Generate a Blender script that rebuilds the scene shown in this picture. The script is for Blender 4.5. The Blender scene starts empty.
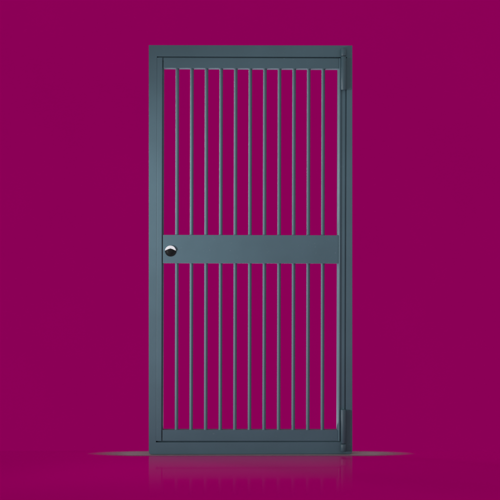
import bpy, bmesh, math
from mathutils import Matrix, Vector, noise
R = math.radians
scene = bpy.context.scene
COL = scene.collection

# ---------------------------------------------------------------- camera
S = 2.442 / 500.0            # metres per photo pixel on the front plane of the gate
BASE = 454.7                 # photo row of the foot of the gate
def X(px): return (px - 250.0) * S
def Z(py): return (BASE - py) * S
cam_d = bpy.data.cameras.new('camera')
cam = bpy.data.objects.new('camera', cam_d); COL.objects.link(cam)
cam.location = (0, -6.0, Z(250)); cam.rotation_euler = (R(90), 0, 0)
cam_d.sensor_width = 36; cam_d.lens = 36 * 6.0 / 2.442
cam_d.clip_end = 200
scene.camera = cam

# ---------------------------------------------------------------- light
w = bpy.data.worlds.new('World'); scene.world = w; w.use_nodes = True
w.node_tree.nodes['Background'].inputs[0].default_value = (0.97, 0.99, 1.0, 1)
w.node_tree.nodes['Background'].inputs[1].default_value = 0.62
def lamp(name, kind, loc, target, power, col=(1, 1, 1), **kw):
    d = bpy.data.lights.new(name, kind); d.energy = power; d.color = col
    for k, v in kw.items(): setattr(d, k, v)
    o = bpy.data.objects.new(name, d); COL.objects.link(o); o.location = loc
    o.rotation_euler = (Vector(target) - Vector(loc)).to_track_quat('-Z', 'Y').to_euler()
    return o
# key from the left, aimed past the camera's view of the backdrop
lamp('key_lamp', 'SPOT', (-2.35, -1.6, .55), (-.04, 0, .90), 310, (1.0, .985, .97),
     spot_size=R(52), spot_blend=1.0, shadow_soft_size=.22)
# small lamp close to the lock side of the frame
lamp('side_lamp', 'SPOT', (-1.28, -.66, 1.34), (-.42, 0, 1.34), 28, (1.0, .97, .96),
     spot_size=R(66), spot_blend=1.0, shadow_soft_size=.12)
# rim lamp added to brighten edges, low behind the gate on the left, facing away from the backdrop
lamp('added_rim_lamp', 'AREA', (-2.7, 1.5, 1.5), (-.3, 0, 1.55), 5.5, (.95, 1.0, 1.0), shape='RECTANGLE', size=.5, size_y=.9, spread=R(70))
# uplight added unseen below the floor level behind the gate to brighten rail undersides
lamp('added_up_lamp', 'AREA', (-.35, 1.0, -.62), (-.1, 0, 1.6), 95, (.97, 1.0, 1.0), shape='RECTANGLE', size=1.5, size_y=.3)
scene.view_settings.view_transform = 'Standard'
scene.view_settings.look = 'None'
scene.view_settings.exposure = 0
scene.view_settings.gamma = 1

# ---------------------------------------------------------------- materials
def mat(name):
    m = bpy.data.materials.new(name); m.use_nodes = True
    nt = m.node_tree
    return m, nt, nt.nodes['Principled BSDF']
def noise_node(nt, scale, detail=3, coord='Object'):
    tc = nt.nodes.new('ShaderNodeTexCoord'); n = nt.nodes.new('ShaderNodeTexNoise')
    n.inputs['Scale'].default_value = scale; n.inputs['Detail'].default_value = detail
    nt.links.new(tc.outputs[coord], n.inputs['Vector']); return n
def ramp(nt, src, a, b, lo=.35, hi=.65):
    r = nt.nodes.new('ShaderNodeValToRGB')
    r.color_ramp.elements[0].position = lo; r.color_ramp.elements[1].position = hi
    r.color_ramp.elements[0].color = (*a, 1); r.color_ramp.elements[1].color = (*b, 1)
    nt.links.new(src, r.inputs[0]); return r

PAINT = (.0535, .1035, .131)
def paint(name, c, rough=.48):
    m, nt, p = mat(name)
    big = noise_node(nt, 5, 4)
    r = ramp(nt, big.outputs[0], tuple(v * .95 for v in c), tuple(v * 1.05 for v in c))
    # sparse pale nicks and grains in the coat
    sp = noise_node(nt, 170, 4); rs = ramp(nt, sp.outputs[0], (0, 0, 0), (.5, .5, .5), .70, .76)
    mxs = nt.nodes.new('ShaderNodeMix'); mxs.data_type = 'RGBA'
    nt.links.new(rs.outputs[0], mxs.inputs[0]); nt.links.new(r.outputs[0], mxs.inputs[6])
    mxs.inputs[7].default_value = (.22, .28, .30, 1)
    nt.links.new(mxs.outputs[2], p.inputs['Base Color'])
    p.inputs['Roughness'].default_value = rough
    p.inputs['Specular IOR Level'].default_value = .4
    fine = noise_node(nt, 900, 2)
    b = nt.nodes.new('ShaderNodeBump'); b.inputs['Strength'].default_value = .04
    b.inputs['Distance'].default_value = .0006
    nt.links.new(fine.outputs[0], b.inputs['Height']); nt.links.new(b.outputs[0], p.inputs['Normal'])
    return m
M_PAINT = paint('blue_grey_powder_coat', PAINT)
M_HINGE = paint('shade_darkened_hinge_coat', tuple(v * .78 for v in PAINT))  # coat darkened to paint in the shade on the hinges

def matte(name, c):
    m, nt, p = mat(name)
    n = noise_node(nt, 1.3, 3)
    r = ramp(nt, n.outputs[0], tuple(v * .993 for v in c), tuple(v * 1.007 for v in c))
    nt.links.new(r.outputs[0], p.inputs['Base Color'])
    p.inputs['Roughness'].default_value = .9; p.inputs['Specular IOR Level'].default_value = 0
    return m
BACK = (.434, .0, .152)
M_BACK = matte('magenta_backdrop_paper', BACK)

# magenta acrylic floor: gloss graded by hand to matt towards the front to fade the gate's reflection
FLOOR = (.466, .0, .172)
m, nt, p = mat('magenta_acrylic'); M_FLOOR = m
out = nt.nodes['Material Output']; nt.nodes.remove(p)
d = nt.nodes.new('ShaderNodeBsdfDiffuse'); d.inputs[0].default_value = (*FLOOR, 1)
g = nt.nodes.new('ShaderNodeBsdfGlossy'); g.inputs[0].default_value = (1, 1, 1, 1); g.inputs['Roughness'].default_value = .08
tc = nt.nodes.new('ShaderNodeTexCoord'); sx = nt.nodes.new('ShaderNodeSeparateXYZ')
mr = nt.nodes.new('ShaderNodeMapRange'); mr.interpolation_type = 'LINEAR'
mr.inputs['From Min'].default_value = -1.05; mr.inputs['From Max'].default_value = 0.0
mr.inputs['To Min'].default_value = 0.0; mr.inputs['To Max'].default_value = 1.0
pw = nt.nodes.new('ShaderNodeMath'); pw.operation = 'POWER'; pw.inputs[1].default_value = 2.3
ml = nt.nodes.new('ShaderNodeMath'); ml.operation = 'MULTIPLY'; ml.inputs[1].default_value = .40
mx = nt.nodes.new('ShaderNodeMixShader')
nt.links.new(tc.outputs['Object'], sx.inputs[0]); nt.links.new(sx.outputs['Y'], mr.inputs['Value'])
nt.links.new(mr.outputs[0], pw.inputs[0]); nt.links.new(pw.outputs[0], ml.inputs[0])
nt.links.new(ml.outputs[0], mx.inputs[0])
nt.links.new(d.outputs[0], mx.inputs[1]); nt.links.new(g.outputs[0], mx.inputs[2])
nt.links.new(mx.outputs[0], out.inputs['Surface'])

m, nt, p = mat('painted_light_streak'); M_LIGHT_STREAK = m
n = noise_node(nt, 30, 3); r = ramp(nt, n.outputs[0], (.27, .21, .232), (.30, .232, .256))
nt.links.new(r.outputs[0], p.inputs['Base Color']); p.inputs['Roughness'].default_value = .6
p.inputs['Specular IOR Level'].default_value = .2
# the painted light fades out towards its rim: x0, x1, centre line and half width in metres
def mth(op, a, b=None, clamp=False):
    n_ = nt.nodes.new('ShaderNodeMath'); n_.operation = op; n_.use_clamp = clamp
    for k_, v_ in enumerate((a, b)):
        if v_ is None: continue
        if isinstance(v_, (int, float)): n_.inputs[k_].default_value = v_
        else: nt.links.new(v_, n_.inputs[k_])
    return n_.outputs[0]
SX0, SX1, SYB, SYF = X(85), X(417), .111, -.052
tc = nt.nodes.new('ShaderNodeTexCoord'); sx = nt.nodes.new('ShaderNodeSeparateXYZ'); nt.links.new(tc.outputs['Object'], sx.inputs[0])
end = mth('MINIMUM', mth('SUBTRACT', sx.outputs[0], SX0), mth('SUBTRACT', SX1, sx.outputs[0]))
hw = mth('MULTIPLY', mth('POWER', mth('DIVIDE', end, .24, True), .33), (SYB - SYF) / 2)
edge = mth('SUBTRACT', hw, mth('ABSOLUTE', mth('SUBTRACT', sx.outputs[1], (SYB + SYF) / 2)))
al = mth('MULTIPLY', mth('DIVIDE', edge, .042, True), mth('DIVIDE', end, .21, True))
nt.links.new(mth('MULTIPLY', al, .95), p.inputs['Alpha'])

m, nt, p = mat('polished_steel'); M_CHROME = m
n = noise_node(nt, 60, 2); r = ramp(nt, n.outputs[0], (.60, .61, .65), (.68, .69, .73))
nt.links.new(r.outputs[0], p.inputs['Base Color']); p.inputs['Metallic'].default_value = .35; p.inputs['Roughness'].default_value = .3
m, nt, p = mat('black_lock_face'); M_BLACK = m
n = noise_node(nt, 60, 2); r = ramp(nt, n.outputs[0], (.004, .005, .006), (.007, .008, .009))
nt.links.new(r.outputs[0], p.inputs['Base Color']); p.inputs['Roughness'].default_value = .38
p.inputs['Specular IOR Level'].default_value = .12

# ---------------------------------------------------------------- helpers
def link(name, bm, m, parent=None, bevel=0, smooth=False):
    bmesh.ops.recalc_face_normals(bm, faces=bm.faces)
    me = bpy.data.meshes.new(name); bm.to_mesh(me); bm.free()
    me.materials.append(m)
    if smooth:
        for f in me.polygons: f.use_smooth = True
        me.set_sharp_from_angle(angle=R(35))
    o = bpy.data.objects.new(name, me); COL.objects.link(o)
    if parent: o.parent = parent
    if bevel:
        b = o.modifiers.new('Bevel', 'BEVEL'); b.width = bevel; b.segments = 2; b.limit_method = 'ANGLE'; b.angle_limit = R(30)
    return o
def prism(bm, pts, a, b, axis='z'):
    """extrude a closed polygon; axis z: pts are (x,y), axis y: pts are (x,z)"""
    f = (lambda u, v, t: (u, v, t)) if axis == 'z' else (lambda u, v, t: (u, t, v))
    lo = [bm.verts.new(f(u, v, a)) for u, v in pts]; hi = [bm.verts.new(f(u, v, b)) for u, v in pts]
    bm.faces.new(lo); bm.faces.new(hi); n = len(pts)
    for i in range(n): bm.faces.new((lo[i], lo[(i + 1) % n], hi[(i + 1) % n], hi[i]))
def box(bm, x0, x1, y0, y1, z0, z1): prism(bm, [(x0, y0), (x1, y0), (x1, y1), (x0, y1)], z0, z1)
def lathe(bm, prof, cx, cy, seg=32):
    """prof: list of (radius, z); closed at both ends"""
    rings = []
    for r_, z_ in prof:
        rings.append([bm.verts.new((cx + r_ * math.cos(2 * math.pi * k / seg), cy + r_ * math.sin(2 * math.pi * k / seg), z_)) for k in range(seg)])
    for a, b in zip(rings, rings[1:]):
        for k in range(seg): bm.faces.new((a[k], a[(k + 1) % seg], b[(k + 1) % seg], b[k]))
    bm.faces.new(rings[0]); bm.faces.new(rings[-1])
TILT = R(.145)                                            # leaf parts rotated a hair to match the slant in the image
PIV = Vector((X(250), 0, Z(250)))
MT = Matrix.Translation(PIV) @ Matrix.Rotation(TILT, 4, 'Y') @ Matrix.Translation(-PIV)
def leaf(bm): bmesh.ops.transform(bm, matrix=MT, verts=bm.verts); return bm

# ---------------------------------------------------------------- setting
bm = bmesh.new(); box(bm, -26, 26, 9.0, 9.1, -12, 16)
o = link('backdrop', bm, M_BACK); o['kind'] = 'structure'
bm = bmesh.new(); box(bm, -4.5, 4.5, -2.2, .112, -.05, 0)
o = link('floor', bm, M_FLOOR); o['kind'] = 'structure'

# light painted as a tapering pale strip lying along the back of the floor, the gate stands on it
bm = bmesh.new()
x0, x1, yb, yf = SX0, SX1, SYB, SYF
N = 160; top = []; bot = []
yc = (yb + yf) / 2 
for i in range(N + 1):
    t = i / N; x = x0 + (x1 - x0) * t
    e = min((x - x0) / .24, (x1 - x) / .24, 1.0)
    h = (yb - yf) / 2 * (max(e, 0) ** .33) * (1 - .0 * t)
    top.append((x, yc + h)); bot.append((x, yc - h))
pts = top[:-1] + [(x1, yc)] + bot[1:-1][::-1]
bm.faces.new([bm.verts.new((u, v, .0012)) for u, v in pts])   # a sheet with no thickness to speak of
strip = link('pale_light_streak', bm, M_LIGHT_STREAK)
strip['label'] = 'long thin streak of light painted grey on the magenta floor under the gate, fading at both ends'
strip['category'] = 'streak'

# ---------------------------------------------------------------- the gate
gate = bpy.data.objects.new('security_gate', None); COL.objects.link(gate)
gate.empty_display_size = .3
gate['label'] = 'blue grey steel security gate with vertical bars, round lock and two hinges'
gate['category'] = 'gate'

# fixed frame: one ring with square top corners and rounded bottom corners
def arc(cx, cz, r_, a0, a1, n=8):
    return [(cx + r_ * math.cos(R(a0 + (a1 - a0) * k / n)), cz + r_ * math.sin(R(a0 + (a1 - a0) * k / n))) for k in range(n + 1)]
L, Rr, T, B = X(148.9), X(352.4), Z(45.3), .003
rad = 2.6 * S
outer = [[(L, T)], [(Rr, T)], arc(Rr - rad, B + rad, rad, 0, -90), arc(L + rad, B + rad, rad, -90, -180)]
def ring(bm, outer, inner, y0, y1):
    fo, bo = [], []
    for seg in outer:
        fo.append([bm.verts.new((x, y0, z)) for x, z in seg]); bo.append([bm.verts.new((x, y1, z)) for x, z in seg])
    fi = [bm.verts.new((x, y0, z)) for x, z in inner]; bi = [bm.verts.new((x, y1, z)) for x, z in inner]
    for c in range(4):
        n = (c + 1) % 4
        for a, b in zip(range(len(fo[c]) - 1), range(1, len(fo[c]))):
            bm.faces.new((fo[c][a], fo[c][b], fi[c])); bm.faces.new((bo[c][a], bo[c][b], bi[c]))
            bm.faces.new((fo[c][a], fo[c][b], bo[c][b], bo[c][a]))
        bm.faces.new((fo[c][-1], fo[n][0], fi[n], fi[c])); bm.faces.new((bo[c][-1], bo[n][0], bi[n], bi[c]))
        bm.faces.new((fo[c][-1], fo[n][0], bo[n][0], bo[c][-1])); bm.faces.new((fi[c], fi[n], bi[n], bi[c]))
bm = bmesh.new()
ring(bm, outer, [(X(156.98), Z(56.7)), (X(346.85), Z(56.9)), (X(345.9), Z(442.2)), (X(156.05), Z(442.2))], 0, .052)
# rebate behind the leaf
ring(bm, [[(X(151), Z(50))], [(X(350), Z(50))], [(X(350), Z(449))], [(X(151), Z(449))]],
     [(X(160.5), Z(61.5)), (X(342), Z(61.5)), (X(342), Z(438)), (X(160.5), Z(438))], .0535, .062)
link('door_frame', bm, M_PAINT, gate, bevel=.0007)

# leaf: two stiles, three rails
zt, zb = Z(57.9), Z(441.0)
bm = bmesh.new()
prism(bm, [(X(156.62), .048), (X(156.60), .0004), (X(156.68), .0), (X(157.5), -.0003), (X(161.7), -.0006), (X(162.1), .002), (X(162.1), .013),
           (X(163.3), .013), (X(163.3), .048)], zb, zt)
link('stile', leaf(bm), M_PAINT, gate, bevel=.0008)
bm = bmesh.new()
prism(bm, [(X(337.7), .048), (X(337.7), .014), (X(338.9), .001), (X(339.5), -.002), (X(340.3), -.002), (X(340.9), .003), (X(344.9), .003), (X(345.3), .0065), (X(346.15), .0065), (X(346.15), .046)], zb, zt)
link('stile', leaf(bm), M_PAINT, gate, bevel=.0008)
for nm, a, b, y0 in (('top_rail', 57.9, 68.3, .003), ('bottom_rail', 430.2, 441.0, .003), ('middle_rail', 235.1, 263.4, .002)):
    bm = bmesh.new(); xr = 338.5 if nm == 'middle_rail' else 338.6
    box(bm, X(163.0), X(xr), y0, .047, Z(b), Z(a))
    if nm == 'top_rail': box(bm, X(157.4), X(345.4), .0085, .0465, Z(a + 3), Z(a - .95))
    if nm == 'bottom_rail': box(bm, X(157.4), X(345.4), .0085, .0465, Z(b + .95), Z(b - 3))
    o = link(nm, leaf(bm), M_PAINT, gate, bevel=.0006 if nm == 'middle_rail' else .0014)
    if nm == 'middle_rail': mid = o

# bars: round steel bars welded between the rails
ln = (235.1 - 68.3 + 2) * S
bm = bmesh.new(); rb = 1.78 * S
e_ = 1.0 * S   # the ends sit inside the rails, a small weld collar shows at each
lathe(bm, [(rb * 1.16, 0), (rb * 1.16, e_ + .0012), (rb, e_ + .0045), (rb, ln - e_ - .0045), (rb * 1.16, ln - e_ - .0012), (rb * 1.16, ln)], 0, 0, 28)
bar0 = link('bar', bm, M_PAINT, gate, smooth=True)
first = True
for zlow in (Z(236.1), Z(431.2)):
    for k in range(11):
        px = 176.75 + k * 14.64
        o = bar0 if first else bar0.copy()
        if not first: COL.objects.link(o)
        first = False
        o.parent = gate
        o.location = MT @ Vector((X(px), .020, zlow)); o.rotation_euler = (0, TILT, math.radians(0))

# lock: black round face half covered by a polished hood with a peaked lower edge
cx, cz, rl = X(170.55), Z(251.0), 5.5 * S
def disc_y(bm, prof, n=48):
    rings = [[bm.verts.new((cx + r_ * math.cos(2 * math.pi * k / n), y_, cz + r_ * math.sin(2 * math.pi * k / n))) for k in range(n)] for r_, y_ in prof]
    for a, b in zip(rings, rings[1:]):
        for k in range(n): bm.faces.new((a[k], a[(k + 1) % n], b[(k + 1) % n], b[k]))
    bm.faces.new(rings[0]); bm.faces.new(rings[-1])
bm = bmesh.new()
disc_y(bm, [(rl, .010), (rl, -.001), (rl * .95, -.0024), (rl * .62, -.0028), (rl * .58, -.0034), (rl * .2, -.0036)])
lock = link('lock', bm, M_BLACK, mid, smooth=True)
bm = bmesh.new()
rr = rl * .99; pts = []
for k in range(33):
    a = R(4 + (172) * k / 32); pts.append((cx + rr * math.cos(a), cz + rr * math.sin(a)))
pts += [(cx - rr * .78, cz + rl * .16), (cx - rr * .35, cz + rl * .36), (cx, cz + rl * .46), (cx + rr * .35, cz + rl * .36), (cx + rr * .78, cz + rl * .16)]
prism(bm, pts, -.0062, .001, 'y')
link('lock_hood', bm, M_CHROME, mid, bevel=.0003)
lock.name = 'lock_face'

# hinges: two barrels with caps, each on a plate
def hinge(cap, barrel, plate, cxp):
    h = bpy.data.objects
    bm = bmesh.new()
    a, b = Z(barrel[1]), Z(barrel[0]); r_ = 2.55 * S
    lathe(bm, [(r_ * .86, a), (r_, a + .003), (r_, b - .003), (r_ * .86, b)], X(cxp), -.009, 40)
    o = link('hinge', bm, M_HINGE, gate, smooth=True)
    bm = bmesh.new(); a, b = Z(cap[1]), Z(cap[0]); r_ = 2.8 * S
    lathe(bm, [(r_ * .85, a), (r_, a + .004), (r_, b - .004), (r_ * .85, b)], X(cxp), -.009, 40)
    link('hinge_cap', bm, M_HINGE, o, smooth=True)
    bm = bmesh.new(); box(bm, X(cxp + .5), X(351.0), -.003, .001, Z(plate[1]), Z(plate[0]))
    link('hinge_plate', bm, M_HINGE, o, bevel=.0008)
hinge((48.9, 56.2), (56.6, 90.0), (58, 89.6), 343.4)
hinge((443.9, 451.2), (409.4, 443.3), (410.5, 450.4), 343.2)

gate.location = (0, 0, 0)
yaw = R(.65)
gate.rotation_euler = (0, 0, yaw)
